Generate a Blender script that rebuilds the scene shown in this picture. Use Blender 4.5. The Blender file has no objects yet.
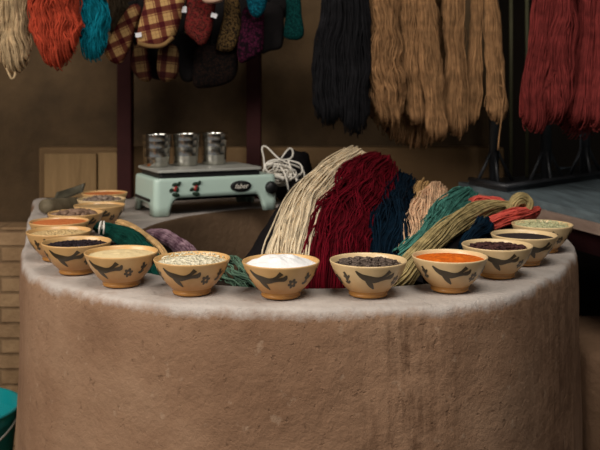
import bpy, bmesh, math, random
import numpy as np
from mathutils import Vector, Matrix

C = bpy.context.scene.collection
F = 833.0          # focal length in pixels at 600x450
HY = 100.0         # row of the horizon
HC = 0.404         # eye height above the counter top (layout units)
U = 0.72           # layout unit -> metres
FZ = 1.10          # counter height in layout units
R = random.Random(7)

def P(px, py, d):
    return np.array([(px-300)*d/F, d, HC-(py-HY)*d/F])
def wloc(p):
    return (p[0]*U, p[1]*U, (p[2]+FZ)*U)

# ---------------------------------------------------------------- materials
def srgb(r, g, b):
    f = lambda c: (c/255/12.92 if c/255 <= .04045 else ((c/255+.055)/1.055)**2.4)
    return (f(r), f(g), f(b), 1)
class NT:
    def __init__(s, name):
        s.m = bpy.data.materials.new(name); s.m.use_nodes = True
        s.t = s.m.node_tree; s.b = s.t.nodes['Principled BSDF']
    def n(s, t, **kw):
        nd = s.t.nodes.new(t)
        for k, v in kw.items(): setattr(nd, k, v)
        return nd
    def l(s, a, b): s.t.links.new(a, b)
    def coord(s, scale=(1, 1, 1), rot=(0, 0, 0)):
        tc = s.n('ShaderNodeTexCoord'); mp = s.n('ShaderNodeMapping')
        mp.inputs['Scale'].default_value = scale; mp.inputs['Rotation'].default_value = rot
        s.l(tc.outputs['Object'], mp.inputs['Vector']); return mp.outputs['Vector']
    def noise(s, vec, scale, detail=4, rough=.55):
        nd = s.n('ShaderNodeTexNoise'); nd.inputs['Scale'].default_value = scale
        nd.inputs['Detail'].default_value = detail; nd.inputs['Roughness'].default_value = rough
        s.l(vec, nd.inputs['Vector']); return nd.outputs['Fac']
    def ramp(s, fac, stops, interp='LINEAR'):
        nd = s.n('ShaderNodeValToRGB'); e = nd.color_ramp.elements; nd.color_ramp.interpolation = interp
        while len(e) < len(stops): e.new(.5)
        for i, (p, c) in enumerate(stops):
            e[i].position = p; e[i].color = c if len(c) == 4 else (*c, 1)
        s.l(fac, nd.inputs['Fac']); return nd.outputs['Color']
    def mix(s, fac, a, b, mode='MIX'):
        nd = s.n('ShaderNodeMix', data_type='RGBA', blend_type=mode)
        for k, v in ((0, fac), (6, a), (7, b)):
            if isinstance(v, (int, float)): nd.inputs[k].default_value = v
            elif isinstance(v, tuple): nd.inputs[k].default_value = v
            else: s.l(v, nd.inputs[k])
        return nd.outputs[2]
    def math(s, op, a, b=None, c=None):
        nd = s.n('ShaderNodeMath', operation=op)
        for i, v in enumerate((a, b, c)):
            if v is None: continue
            if isinstance(v, (int, float)): nd.inputs[i].default_value = v
            else: s.l(v, nd.inputs[i])
        return nd.outputs[0]
    def bump(s, h, strength=.4, dist=.01):
        nd = s.n('ShaderNodeBump'); nd.inputs['Strength'].default_value = strength
        nd.inputs['Distance'].default_value = dist
        s.l(h, nd.inputs['Height']); s.l(nd.outputs['Normal'], s.b.inputs['Normal'])
    def fin(s, col=None, rough=.8, metal=0, spec=.3):
        if col is not None:
            if isinstance(col, tuple): s.b.inputs['Base Color'].default_value = col
            else: s.l(col, s.b.inputs['Base Color'])
        s.b.inputs['Roughness'].default_value = rough; s.b.inputs['Metallic'].default_value = metal
        s.b.inputs['Specular IOR Level'].default_value = spec
        return s.m
def k(c, f): return (c[0]*f, c[1]*f, c[2]*f, 1)

def mottled(name, c1, c2, scale=8, rough=.85, bs=.3, bd=.006, spec=.2, bscale=None):
    n = NT(name); v = n.coord(); f = n.noise(v, scale, 6, .6)
    col = n.ramp(f, [(.3, c1), (.7, c2)])
    n.bump(n.noise(v, bscale or scale*6, 5, .65), bs, bd)
    return n.fin(col, rough, 0, spec)
def yarn(name, c, var=.35, c2=None):
    n = NT(name); g = n.n('ShaderNodeNewGeometry'); v = n.coord()
    a = n.mix(n.ramp(n.noise(v, 40, 3), [(.35, (0, 0, 0)), (.65, (1, 1, 1))]), k(c, 1-var), c2 or k(c, 1+var*.6))
    lum = n.ramp(g.outputs['Random Per Island'], [(0, (1-var,)*3), (1, (1+var*.3,)*3)])
    col = n.mix(1.0, a, lum, 'MULTIPLY')
    n.bump(n.noise(v, 420, 3, .7), .5, .002)
    m = n.fin(col, .92, 0, .1)
    n.b.inputs['Sheen Weight'].default_value = .25; n.b.inputs['Sheen Roughness'].default_value = .5
    n.b.inputs['Sheen Tint'].default_value = k(c, 1.3)
    return m

M = {}
# plaster of the round counter: brown mud with straw flecks, a greyer rubbed, dusty top lightened as if lit from above, drip stains
n = NT('mud_plaster'); v = n.coord()
base = n.ramp(n.noise(v, 5, 7, .62), [(.3, srgb(126, 95, 72)), (.5, srgb(143, 111, 86)), (.72, srgb(158, 127, 101))])
fl = n.ramp(n.noise(n.coord((80, 80, 62)), 1, 3, .6), [(.30, (1, 1, 1)), (.37, (0, 0, 0))])
base = n.mix(n.math('MULTIPLY', fl, .30), base, srgb(96, 70, 52))
lt = n.ramp(n.noise(n.coord((46, 46, 40)), 1, 3, .6), [(.64, (0, 0, 0)), (.70, (1, 1, 1))])
base = n.mix(n.math('MULTIPLY', lt, .22), base, srgb(196, 172, 146))
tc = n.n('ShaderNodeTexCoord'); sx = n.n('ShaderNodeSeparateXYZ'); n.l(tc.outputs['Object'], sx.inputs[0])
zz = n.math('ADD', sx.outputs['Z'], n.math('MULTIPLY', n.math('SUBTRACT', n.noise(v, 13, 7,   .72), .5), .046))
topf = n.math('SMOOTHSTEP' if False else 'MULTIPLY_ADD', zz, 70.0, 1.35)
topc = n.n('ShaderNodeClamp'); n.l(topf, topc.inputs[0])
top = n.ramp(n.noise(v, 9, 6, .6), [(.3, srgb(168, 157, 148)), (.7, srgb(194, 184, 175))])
# drip stains: narrow vertical streaks around two places of the front
st = n.math('MULTIPLY', n.math('ADD', n.noise(n.coord((70, 70, 6)), 1, 5, .65), n.noise(v, 26, 6, .7)), .5)
st = n.ramp(st, [(.45, (0, 0, 0)), (.57, (1, 1, 1))])
def band(x0, hw):
    d = n.math('DIVIDE', n.math('ABSOLUTE', n.math('SUBTRACT', sx.outputs['X'], x0)), hw)
    return n.n('ShaderNodeClamp') if False else n.math('MAXIMUM', n.math('SUBTRACT', 1.0, d), 0.0)
bands = n.math('MINIMUM', n.math('ADD', n.math('ADD', band(.155, .105), n.math('MULTIPLY', band(.44, .12), .9)), n.math('MULTIPLY', band(-.5, .05), .25)), 1.0)
stain = n.math('MULTIPLY', n.math('MULTIPLY', st, bands), .72)
base = n.mix(stain, base, srgb(80, 54, 36))
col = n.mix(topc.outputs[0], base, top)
h = n.math('ADD', n.noise(v, 14, 8, .68), n.math('MULTIPLY', fl, -.10))
n.bump(h, .55, .016)
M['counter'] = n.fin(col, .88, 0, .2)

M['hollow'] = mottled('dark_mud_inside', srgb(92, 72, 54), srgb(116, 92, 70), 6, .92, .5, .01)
M['wall'] = mottled('brown_wall_plaster', srgb(58, 46, 32), srgb(94, 74, 51), 4.5, .92, .5, .012)
M['wall_dark'] = mottled('shade_toned_wall', srgb(30, 25, 20), srgb(44, 36, 28), 3, .95, .4, .01)  # darkness of the unlit gap put into the wall colour
M['plinth'] = mottled('tan_plaster', srgb(94, 73, 49), srgb(116, 91, 62), 4, .9, .4, .008)
M['floor'] = mottled('earth_floor', srgb(70, 56, 44), srgb(92, 76, 60), 5, .95, .4, .01)
M['ceil'] = mottled('added_ceiling_dark', srgb(46, 38, 30), srgb(62, 52, 40), 4)
n = NT('mud_brick'); v = n.coord((1, 1, 1), (math.radians(90), 0, 0))
br = n.n('ShaderNodeTexBrick'); n.l(v, br.inputs['Vector'])
br.inputs['Color1'].default_value = srgb(166, 136, 102); br.inputs['Color2'].default_value = srgb(134, 106, 76)
br.inputs['Mortar'].default_value = srgb(84, 64, 46); br.inputs['Scale'].default_value = 1
br.inputs['Brick Width'].default_value = .16; br.inputs['Row Height'].default_value = .046; br.inputs['Mortar Size'].default_value = .005
br.inputs['Mortar Smooth'].default_value = .5
c2 = n.mix(.5, br.outputs['Color'], n.ramp(n.noise(v, 14, 6, .6), [(.3, srgb(118, 92, 66)), (.7, srgb(178, 148, 112))]))
n.bump(n.math('ADD', n.math('MULTIPLY', br.outputs['Fac'], -1.0), n.noise(v, 40, 5, .6)), .6, .012)
M['brick'] = n.fin(c2, .92, 0, .15)
def wood(name, c1, c2, sc=(3, 3, 30), rough=.7, spec=.25):
    n = NT(name); v = n.coord(sc); f = n.noise(v, 1.6, 6, .65)
    n.bump(f, .35, .004); return n.fin(n.ramp(f, [(.3, c1), (.7, c2)]), rough, 0, spec)
M['board'] = wood('pale_board', srgb(110, 86, 54), srgb(134, 107, 71), (30, 30, 3))
M['post'] = mottled('maroon_paint', srgb(46, 21, 20), srgb(57, 27, 26), 10, .7, .15, .003, .12)
M['slab'] = wood('blue_grey_planks', srgb(74, 82, 86), srgb(108, 122, 126), (30, 3, 30), .6, .25)
M['edge'] = wood('worn_plank', srgb(120, 100, 88), srgb(150, 128, 114), (30, 3, 30), .75)
M['apron'] = mottled('dark_red_cloth', srgb(42, 16, 18), srgb(60, 25, 26), 14, .9)
M['iron'] = mottled('black_iron', srgb(28, 29, 31), srgb(44, 45, 48), 20, .4, .2, .002, .5)
M['olive'] = mottled('olive_pole', srgb(70, 68, 48), srgb(88, 84, 60), 20, .6)
M['pole'] = wood('brown_pole', srgb(70, 50, 34), srgb(96, 70, 48), (4, 30, 30))
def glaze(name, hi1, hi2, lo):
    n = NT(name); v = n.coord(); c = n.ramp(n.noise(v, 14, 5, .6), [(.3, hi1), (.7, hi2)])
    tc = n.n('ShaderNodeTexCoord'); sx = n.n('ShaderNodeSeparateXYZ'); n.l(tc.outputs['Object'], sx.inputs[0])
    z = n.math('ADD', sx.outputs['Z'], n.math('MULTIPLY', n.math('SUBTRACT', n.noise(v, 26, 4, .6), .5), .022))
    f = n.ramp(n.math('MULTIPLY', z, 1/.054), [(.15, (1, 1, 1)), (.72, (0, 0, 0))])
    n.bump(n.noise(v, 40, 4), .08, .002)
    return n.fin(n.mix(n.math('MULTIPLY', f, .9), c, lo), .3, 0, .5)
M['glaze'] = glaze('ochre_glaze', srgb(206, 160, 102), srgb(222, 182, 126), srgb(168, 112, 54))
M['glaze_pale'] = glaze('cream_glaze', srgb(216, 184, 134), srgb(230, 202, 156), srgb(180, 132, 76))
M['ink'] = mottled('dark_glaze_paint', srgb(48, 44, 37), srgb(84, 70, 50), 30, .3, .05, .001, .5)
M['foot'] = mottled('amber_glaze', srgb(150, 102, 48), srgb(174, 122, 62), 10, .25, .05, .001, .5)
M['enamel'] = mottled('pale_green_enamel', srgb(184, 207, 194), srgb(190, 211, 199), 4, .32, .03, .001, .5)
M['black'] = mottled('black_plastic', srgb(18, 18, 18), srgb(26, 26, 26), 20, .45, .05, .001, .4)
M['pan'] = mottled('dull_steel_pan', srgb(150, 150, 142), srgb(176, 174, 164), 12, .42, .05, .001, .5)
M['pan'].node_tree.nodes['Principled BSDF'].inputs['Metallic'].default_value = .1
n = NT('stainless_steel'); M['steel'] = n.fin(srgb(192, 190, 182), .2, 1.0, .5)
M['white'] = mottled('white_plastic', srgb(222, 214, 200), srgb(236, 230, 218), 20, .5, .05, .001, .4)
M['redpaint'] = mottled('red_paint', srgb(150, 36, 40), srgb(176, 60, 58), 20, .5)
M['greenpaint'] = mottled('dark_green_paint', srgb(28, 46, 34), srgb(36, 54, 40), 20, .5)
M['bucket'] = mottled('teal_plastic', srgb(0, 136, 142), srgb(6, 148, 152), 3, .35, .05, .002, .5)
M['log'] = wood('grey_wood', srgb(92, 82, 62), srgb(124, 112, 90), (4, 30, 30))
M['tin'] = mottled('dark_olive_tin', srgb(62, 58, 46), srgb(92, 86, 70), 16, .5, .1, .002, .5)
M['mudblock'] = mottled('brown_mud', srgb(112, 86, 64), srgb(134, 104, 80), 6, .92, .5, .012)
M['darkcloth'] = mottled('black_cloth', srgb(20, 18, 19), srgb(32, 29, 30), 12, .95, .5, .01, .05)
M['sack'] = mottled('dark_brown_sacking', srgb(40, 32, 27), srgb(56, 46, 38), 14, .95, .5, .01, .05)
# foodstuffs
def grains(name, c1, c2, scale, rough=.9, bs=.9, bd=.006):
    n = NT(name); v = n.coord(); vo = n.n('ShaderNodeTexVoronoi'); n.l(v, vo.inputs['Vector']); vo.inputs['Scale'].default_value = scale
    col = n.mix(n.noise(v, scale*.5, 3), c1, c2)
    col = n.mix(.6, col, n.mix(vo.outputs['Color'], c1, c2))
    n.bump(vo.outputs['Distance'], bs, bd); return n.fin(col, rough, 0, .2)
M['orange'] = grains('orange_powder', srgb(192, 80, 10), srgb(220, 112, 26), 160, .95, .5, .003)
M['rust'] = grains('rust_powder', srgb(190, 100, 48), srgb(214, 130, 74), 160, .95, .4, .003)
M['creampow'] = grains('cream_powder', srgb(222, 196, 142), srgb(234, 212, 166), 200, .95, .3, .002)
M['yellowseed'] = grains('yellow_grain', srgb(204, 168, 108), srgb(226, 196, 146), 220, .9, .8, .005)
M['palegreen'] = grains('pale_green_leaf', srgb(236, 226, 200), srgb(222, 214, 182), 150, .9, .8, .006)
M['leaf'] = grains('pale_leaf', srgb(206, 204, 164), srgb(186, 186, 138), 150, .9, .8, .006)
M['salt'] = grains('white_salt', srgb(240, 238, 236), srgb(248, 247, 245), 260, .8, .2, .002)
M['darkbits'] = grains('dark_brown_bits', srgb(70, 58, 52), srgb(124, 108, 96), 110, .8, 1, .01)
M['blackseed'] = grains('black_seed', srgb(34, 26, 32), srgb(58, 46, 50), 170, .6, .8, .006)
M['hibiscus'] = grains('dark_dried_petals', srgb(50, 28, 30), srgb(92, 58, 52), 90, .8, 1, .01)
M['indigo'] = grains('dark_powder', srgb(42, 34, 34), srgb(58, 48, 46), 200, .9, .4, .003)
M['tanpow'] = grains('tan_powder', srgb(168, 136, 92), srgb(190, 158, 112), 160, .9, .4, .003)
M['pod'] = mottled('brown_pod', srgb(104, 80, 64), srgb(164, 134, 112), 30, .6, .4, .004, .35)
M['nut'] = mottled('dark_nut', srgb(88, 72, 62), srgb(154, 134, 118), 26, .55, .4, .004, .35)
# fabrics
def plaid(name, ang, s=1.0, dim=1.0):  # dim puts the shade on the small mitts into their cloth colours
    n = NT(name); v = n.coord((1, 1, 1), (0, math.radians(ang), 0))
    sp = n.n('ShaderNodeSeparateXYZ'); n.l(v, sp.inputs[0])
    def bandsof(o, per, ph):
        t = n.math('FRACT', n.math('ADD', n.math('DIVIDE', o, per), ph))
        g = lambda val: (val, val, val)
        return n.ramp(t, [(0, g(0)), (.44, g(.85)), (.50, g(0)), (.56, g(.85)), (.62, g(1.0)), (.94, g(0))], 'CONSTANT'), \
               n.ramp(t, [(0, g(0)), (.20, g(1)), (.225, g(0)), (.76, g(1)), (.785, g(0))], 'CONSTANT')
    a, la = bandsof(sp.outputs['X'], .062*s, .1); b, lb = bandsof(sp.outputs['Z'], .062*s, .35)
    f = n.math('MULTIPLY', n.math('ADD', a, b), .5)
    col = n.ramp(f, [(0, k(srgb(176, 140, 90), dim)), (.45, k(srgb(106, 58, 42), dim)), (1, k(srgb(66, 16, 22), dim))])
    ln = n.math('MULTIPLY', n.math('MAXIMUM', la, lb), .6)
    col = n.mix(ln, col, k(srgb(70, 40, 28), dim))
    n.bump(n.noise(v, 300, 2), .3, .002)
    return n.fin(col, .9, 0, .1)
def brocade(name, bg, c1, c2, sc=60):
    n = NT(name); v = n.coord()
    wv = n.n('ShaderNodeTexVoronoi', feature='DISTANCE_TO_EDGE'); wv.inputs['Scale'].default_value = sc*2.2; n.l(v, wv.inputs['Vector'])
    f = n.ramp(n.noise(v, sc*1.8, 2, .5), [(.44, (0, 0, 0)), (.50, (1, 1, 1))])
    e = n.ramp(wv.outputs['Distance'], [(.06, (1, 1, 1)), (.12, (0, 0, 0))])
    col = n.mix(f, bg, c1); col = n.mix(e, col, c2)
    return n.fin(col, .9, 0, .04)
M['paisley'] = brocade('red_paisley_cloth', srgb(104, 22, 28), srgb(34, 13, 15), srgb(100, 46, 38), 90)
M['gold'] = brocade('gold_brocade', srgb(24, 19, 16), srgb(96, 74, 42), srgb(30, 24, 18), 110)
M['floral'] = brocade('purple_floral_cloth', srgb(24, 11, 18), srgb(62, 20, 40), srgb(18, 8, 14), 55)
M['tealv'] = brocade('teal_velvet', srgb(6, 52, 64), srgb(12, 82, 96), srgb(6, 42, 54), 80)
M['greenv'] = brocade('dark_teal_cloth', srgb(6, 40, 39), srgb(14, 62, 58), srgb(6, 32, 32), 90)
M['blackfab'] = mottled('near_black_fabric', srgb(13, 11, 11), srgb(22, 18, 18), 30, .95)
M['brownfab'] = brocade('dark_brown_brocade', srgb(14, 11, 10), srgb(30, 20, 16), srgb(10, 8, 8), 70)
M['palefab'] = mottled('pale_pink_fabric', srgb(190, 150, 128), srgb(208, 170, 148), 10)
M['hem'] = mottled('tan_binding', srgb(112, 84, 50), srgb(130, 100, 62), 30)
M['tag'] = mottled('white_tag', srgb(206, 204, 206), srgb(222, 220, 222), 20, .7)

# ---------------------------------------------------------------- object helpers
def mesh_obj(name, verts, faces, mats, parent=None, loc=(0, 0, 0), smooth=True, midx=None):
    """verts in layout coordinates; loc is the object's (or its parent's) origin in layout coordinates."""
    V = (np.asarray(verts, dtype=np.float64).reshape(-1, 3)-np.asarray(loc))*U
    me = bpy.data.meshes.new(name)
    if isinstance(faces, np.ndarray):
        nf = len(faces); kk = faces.shape[1]
        me.vertices.add(len(V)); me.vertices.foreach_set('co', V.astype(np.float32).ravel())
        me.loops.add(nf*kk); me.loops.foreach_set('vertex_index', faces.astype(np.int32).ravel())
        me.polygons.add(nf); me.polygons.foreach_set('loop_start', np.arange(0, nf*kk, kk, dtype=np.int32))
        me.polygons.foreach_set('loop_total', np.full(nf, kk, dtype=np.int32)); me.update(calc_edges=True)
    else:
        me.from_pydata([tuple(x) for x in V], [], [tuple(int(i) for i in f) for f in faces]); me.update()
    for m in (mats if isinstance(mats, (list, tuple)) else [mats]): me.materials.append(m)
    if midx is not None: me.polygons.foreach_set('material_index', list(midx))
    bm = bmesh.new(); bm.from_mesh(me); bmesh.ops.recalc_face_normals(bm, faces=bm.faces); bm.to_mesh(me); bm.free()
    if smooth: me.polygons.foreach_set('use_smooth', [True]*len(me.polygons))
    o = bpy.data.objects.new(name, me); C.objects.link(o)
    if parent is not None: o.parent = parent
    else: o.location = wloc(loc)
    return o
def thing(name, label, cat, loc, group=None):
    o = bpy.data.objects.new(name, None); C.objects.link(o); o.location = wloc(loc); o.empty_display_size = .05
    return tag(o, label, cat, group)
def tag(o, label, cat, group=None, kind=None):
    o['label'] = label; o['category'] = cat
    if group: o['group'] = group
    if kind: o['kind'] = kind
    return o
def struct(o): o['kind'] = 'structure'; return o

class G:   # geometry collector
    def __init__(s): s.v = []; s.f = []; s.mi = []; s.cur = 0
    def add(s, v, f):
        b = len(s.v); s.v += [tuple(x) for x in v]; s.f += [tuple(i+b for i in q) for q in f]; s.mi += [s.cur]*len(f)
    def box(s, x0, x1, y0, y1, z0, z1, bev=0):
        bm = bmesh.new(); bmesh.ops.create_cube(bm, size=1)
        for w in bm.verts: w.co = Vector((x0+(w.co.x+.5)*(x1-x0), y0+(w.co.y+.5)*(y1-y0), z0+(w.co.z+.5)*(z1-z0)))
        if bev: bmesh.ops.bevel(bm, geom=bm.edges[:], offset=bev, segments=2, affect='EDGES', profile=.5)
        s.bm(bm)
    def bm(s, bm):
        bm.verts.index_update(); s.add([w.co[:] for w in bm.verts], [[w.index for w in f.verts] for f in bm.faces]); bm.free()
    def tube(s, pts, r, k=8, cap=True):
        pts = np.asarray(pts, float); m = len(pts); rr = np.full(m, r) if np.isscalar(r) else np.asarray(r)
        T = np.gradient(pts, axis=0); T /= np.linalg.norm(T, axis=1)[:, None]+1e-12
        ref = np.array([.31, .17, .93]) if abs(T[0] @ np.array([.31, .17, .93])) < .9 else np.array([1., 0, 0])
        v = []; S = np.cross(T[0], ref); S /= np.linalg.norm(S)
        for i in range(m):
            S = S-T[i]*(S@T[i]); S /= np.linalg.norm(S); N = np.cross(T[i], S)
            for j in range(k):
                a = 2*math.pi*j/k; v.append(pts[i]+rr[i]*(math.cos(a)*S+math.sin(a)*N))
        f = [(i*k+j, i*k+(j+1) % k, (i+1)*k+(j+1) % k, (i+1)*k+j) for i in range(m-1) for j in range(k)]
        if cap: f += [tuple(range(k-1, -1, -1)), tuple((m-1)*k+j for j in range(k))]
        s.add(v, f)
    def lathe(s, prof, c=(0, 0, 0), k=40):
        v = []; f = []
        for (r, z) in prof:
            for j in range(k):
                a = 2*math.pi*j/k; v.append((c[0]+r*math.cos(a), c[1]+r*math.sin(a), c[2]+z))
        for i in range(len(prof)-1):
            for j in range(k): f.append((i*k+j, i*k+(j+1) % k, (i+1)*k+(j+1) % k, (i+1)*k+j))
        s.add(v, f)
    def build(s, name, mats, parent=None, loc=(0, 0, 0), smooth=True):
        return mesh_obj(name, s.v, s.f, mats, parent, loc, smooth, s.mi)
def flat_by_angle(o, ang=40):
    o.data.set_sharp_from_angle(angle=math.radians(ang))
def catmull(pts, m, closed=False):
    pts = np.asarray(pts, float); n = len(pts)
    if closed: Q = np.vstack([pts[-1], pts, pts[0], pts[1]]); segs = n
    else: Q = np.vstack([2*pts[0]-pts[1], pts, 2*pts[-1]-pts[-2]]); segs = n-1
    fine = []
    for i in range(segs):
        p0, p1, p2, p3 = Q[i], Q[i+1], Q[i+2], Q[i+3]
        for t in np.linspace(0, 1, 24, endpoint=False):
            fine.append(.5*((2*p1)+(-p0+p2)*t+(2*p0-5*p1+4*p2-p3)*t*t+(-p0+3*p1-3*p2+p3)*t**3))
    if not closed: fine.append(Q[-2])
    else: fine.append(fine[0])
    fine = np.array(fine); L = np.r_[0, np.cumsum(np.linalg.norm(np.diff(fine[:, :3], axis=0), axis=1))]
    t = np.linspace(0, L[-1], m, endpoint=not closed)
    return np.stack([np.interp(t, L, fine[:, c]) for c in range(fine.shape[1])], axis=1)

# ---------------------------------------------------------------- yarn
def strand_mesh(path, r, kk=4):
    n_, m, _ = path.shape
    T = np.gradient(path, axis=1); T /= np.linalg.norm(T, axis=2, keepdims=True)+1e-12
    ref = np.array([.2, -.93, .3]); S = np.cross(T, ref); S /= np.linalg.norm(S, axis=2, keepdims=True)+1e-12
    N = np.cross(T, S)
    a = np.arange(kk)*2*np.pi/kk
    V = path[:, :, None, :]+r*(np.cos(a)[None, None, :, None]*S[:, :, None, :]+np.sin(a)[None, None, :, None]*N[:, :, None, :])
    idx = np.arange(n_*m*kk).reshape(n_, m, kk)
    A = idx[:, :-1, :]; B = np.roll(A, -1, axis=2); D = idx[:, 1:, :]; E = np.roll(D, -1, axis=2)
    return V.reshape(-1, 3), np.stack([A, B, E, D], axis=-1).reshape(-1, 4)
def skein(name, ctrl, hw, ht, n_, r, mat, seed, loops=(0, 1), mode='v', wob=.25, ref=(0, -1, 0), twist=0., kk=4, m=26, parent=None, loc=None, core=True, fray=0.0, waves=1.0, drop=0.0, stray=.04, bulge=0.0):
    rs = np.random.RandomState(seed); n_ = int(n_*2.3); r = r*.56
    ctrl = np.asarray(ctrl, float); K = len(ctrl)
    hw = np.interp(np.linspace(0, 1, K), np.linspace(0, 1, len(hw)), hw); ht = np.interp(np.linspace(0, 1, K), np.linspace(0, 1, len(ht)), ht)
    c = catmull(np.column_stack([ctrl, hw, ht]), m); pts, W, H = c[:, :3], c[:, 3], c[:, 4]
    if bulge:
        tb_ = np.linspace(0, 1, m); bq = 1+bulge*(np.sin(2*np.pi*(1.1*tb_+rs.rand()))+.6*np.sin(2*np.pi*(2.7*tb_+rs.rand()))); W, H = W*bq, H*bq
    T = np.gradient(pts, axis=0); T /= np.linalg.norm(T, axis=1)[:, None]
    S = np.cross(T, np.asarray(ref, float)); S /= np.linalg.norm(S, axis=1)[:, None]; N = np.cross(S, T)
    a = rs.uniform(0, 2*np.pi, n_); rho = np.clip(1-np.abs(rs.normal(0, .22, n_)), .3, 1.0)
    t = np.linspace(0, 1, m)
    strays = rs.rand(n_) < stray; rho = np.where(strays, rs.uniform(1.03, 1.2, n_), rho)
    ang = a[:, None]+twist*t[None, :]
    u = rho[:, None]*np.cos(ang); v = rho[:, None]*np.sin(ang)
    nl = 9; lock = np.floor(a/(2*np.pi)*nl+rs.normal(0, .35, n_)).astype(int) % nl
    for amp, fr, loose in ((1., .9, .05), (.6, 2.1, .07), (.16, 4.3, .5), (.09, 8., 1.)):
        fr = fr*waves
        for ax in (0, 1):
            ph = rs.rand(nl)[lock]+rs.normal(0, loose, n_); fl_ = rs.uniform(.75, 1.25, nl)[lock]
            w_ = wob*amp*.5*np.sin(2*np.pi*(fr*fl_[:, None]*t+ph[:, None]))
            if ax == 0: u = u+w_
            else: v = v+w_
    if fray: u = u*(1+fray*(t**4)[None, :]*rs.uniform(-.2, 1, n_)[:, None])
    path = pts[None]+(u*W)[..., None]*S[None]+(v*H)[..., None]*N[None]
    if drop: path = path-(T[-1]*W[-1])[None, None]*(drop*(u[:, -1]**2)[:, None]*np.clip((t-.6)/.4, 0, 1)[None]**1.5)[..., None]
    for end in loops:
        i = 0 if end == 0 else -1; sg = -1 if end == 0 else 1
        fs = np.linspace(0, np.pi/2, 7)[1:]
        if mode == 'v':
            q, other, X1, X2, w1, w2 = v[:, i], u[:, i], N[i], S[i], H[i], W[i]
        else:
            q, other, X1, X2, w1, w2 = u[:, i], v[:, i], S[i], N[i], W[i], H[i]
        ext = np.abs(q)*w1*rs.uniform(.7, 1.25, n_)+rs.uniform(-.5, 1, n_)*w1*.15
        arc = (path[:, i]-(u[:, i]*W[i])[:, None]*S[i]-(v[:, i]*H[i])[:, None]*N[i])[:, None, :]+(q[:, None]*w1*np.cos(fs))[..., None]*X1+((other*w2)[:, None]*np.ones_like(fs))[..., None]*X2+sg*(ext[:, None]*np.sin(fs))[..., None]*T[i]
        path = np.concatenate([arc[:, ::-1], path], axis=1) if end == 0 else np.concatenate([path, arc], axis=1)
    V, Fq = strand_mesh(path, r, kk)
    if core:
        kc = 12; aa = np.arange(kc)*2*np.pi/kc
        s_ = .74*np.ones(m)
        for e in (0, 1):
            for j, q in enumerate((.15, .5, .66)): s_[j if e == 0 else m-1-j] = q
        CV = pts[:, None, :]+(np.cos(aa)[None, :, None]*(W*s_)[:, None, None])*S[:, None, :]+(np.sin(aa)[None, :, None]*(H*s_)[:, None, None])*N[:, None, :]
        idx = np.arange(m*kc).reshape(m, kc)+len(V); A = idx[:-1]; B = np.roll(A, -1, 1); D = idx[1:]; E = np.roll(D, -1, 1)
        Fq = np.vstack([Fq, np.stack([A, B, E, D], -1).reshape(-1, 4)]); V = np.vstack([V, CV.reshape(-1, 3)])
    if loc is None: loc = pts[-1] if parent is None else (0, 0, 0)
    return mesh_obj(name, V, Fq, mat, parent, loc)
def hang(label, x0, x1, ybot, d, hwpx, mat, seed, group, n_=90, r=.0034, ht=.035, loops=(0, 1), mode='v', ytop=-12, xs=None, hws=None, wob=.22, cat='yarn', fray=0, ref=(0, -1, 0), waves=1.0, name='hanging_skein', drop=.38, bulge=.05, slim=.93):
    px = lambda q: q*d/F
    ys = np.linspace(ytop, ybot, 6)
    xs = np.interp(np.linspace(0, 1, 6), np.linspace(0, 1, len(xs)), xs) if xs else np.linspace(x0, x1, 6)
    ctrl = [P(x, y, d) for x, y in zip(xs, ys)]
    hl = [px(q)*slim for q in (hws or [hwpx*.85, hwpx])]
    o = skein(name, ctrl, hl, [min(q*1.0, ht*1.5) for q in hl], n_, r, mat, seed, loops, mode, wob, ref, fray=fray, waves=waves, loc=ctrl[0], drop=drop, stray=.012, bulge=bulge)
    return tag(o, label, cat, group)

# ================================================================ SETTING
def sbox(name, x0, x1, y0, y1, z0, z1, mat, bev=0):
    g = G(); g.box(x0, x1, y0, y1, z0, z1, bev); return struct(g.build(name, mat, None, ((x0+x1)/2, (y0+y1)/2, z0), False))
XL, XR, DB = -4.2, 3.0, 5.4
sbox('floor', XL-.1, XR+.1, -3.0, DB+.1, -FZ-.1, -FZ, M['floor'])
sbox('added_ceiling', XL-.1, XR+.1, .2, DB+.1, 2.6, 2.7, M['ceil'])  # out of view, added to block world light from above
sbox('wall_left', XL-.1, XL, .2, DB, -FZ, 2.6, M['wall'])
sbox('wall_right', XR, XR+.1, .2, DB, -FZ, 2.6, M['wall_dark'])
sbox('wall_back', XL, .86, 3.62, 3.75, -FZ, 2.6, M['wall'])
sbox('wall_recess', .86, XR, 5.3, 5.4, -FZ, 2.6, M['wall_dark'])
sbox('trim_1', -1.10, .86, 3.50, 3.62, -FZ, .206, M['plinth'], .012)
g = G(); g.box(XL, -1.10, 3.46, 3.62, -FZ, -.125, .01)
o = struct(g.build('trim_2', M['brick'], None, (-1.8, 3.5, -FZ), False))

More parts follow.
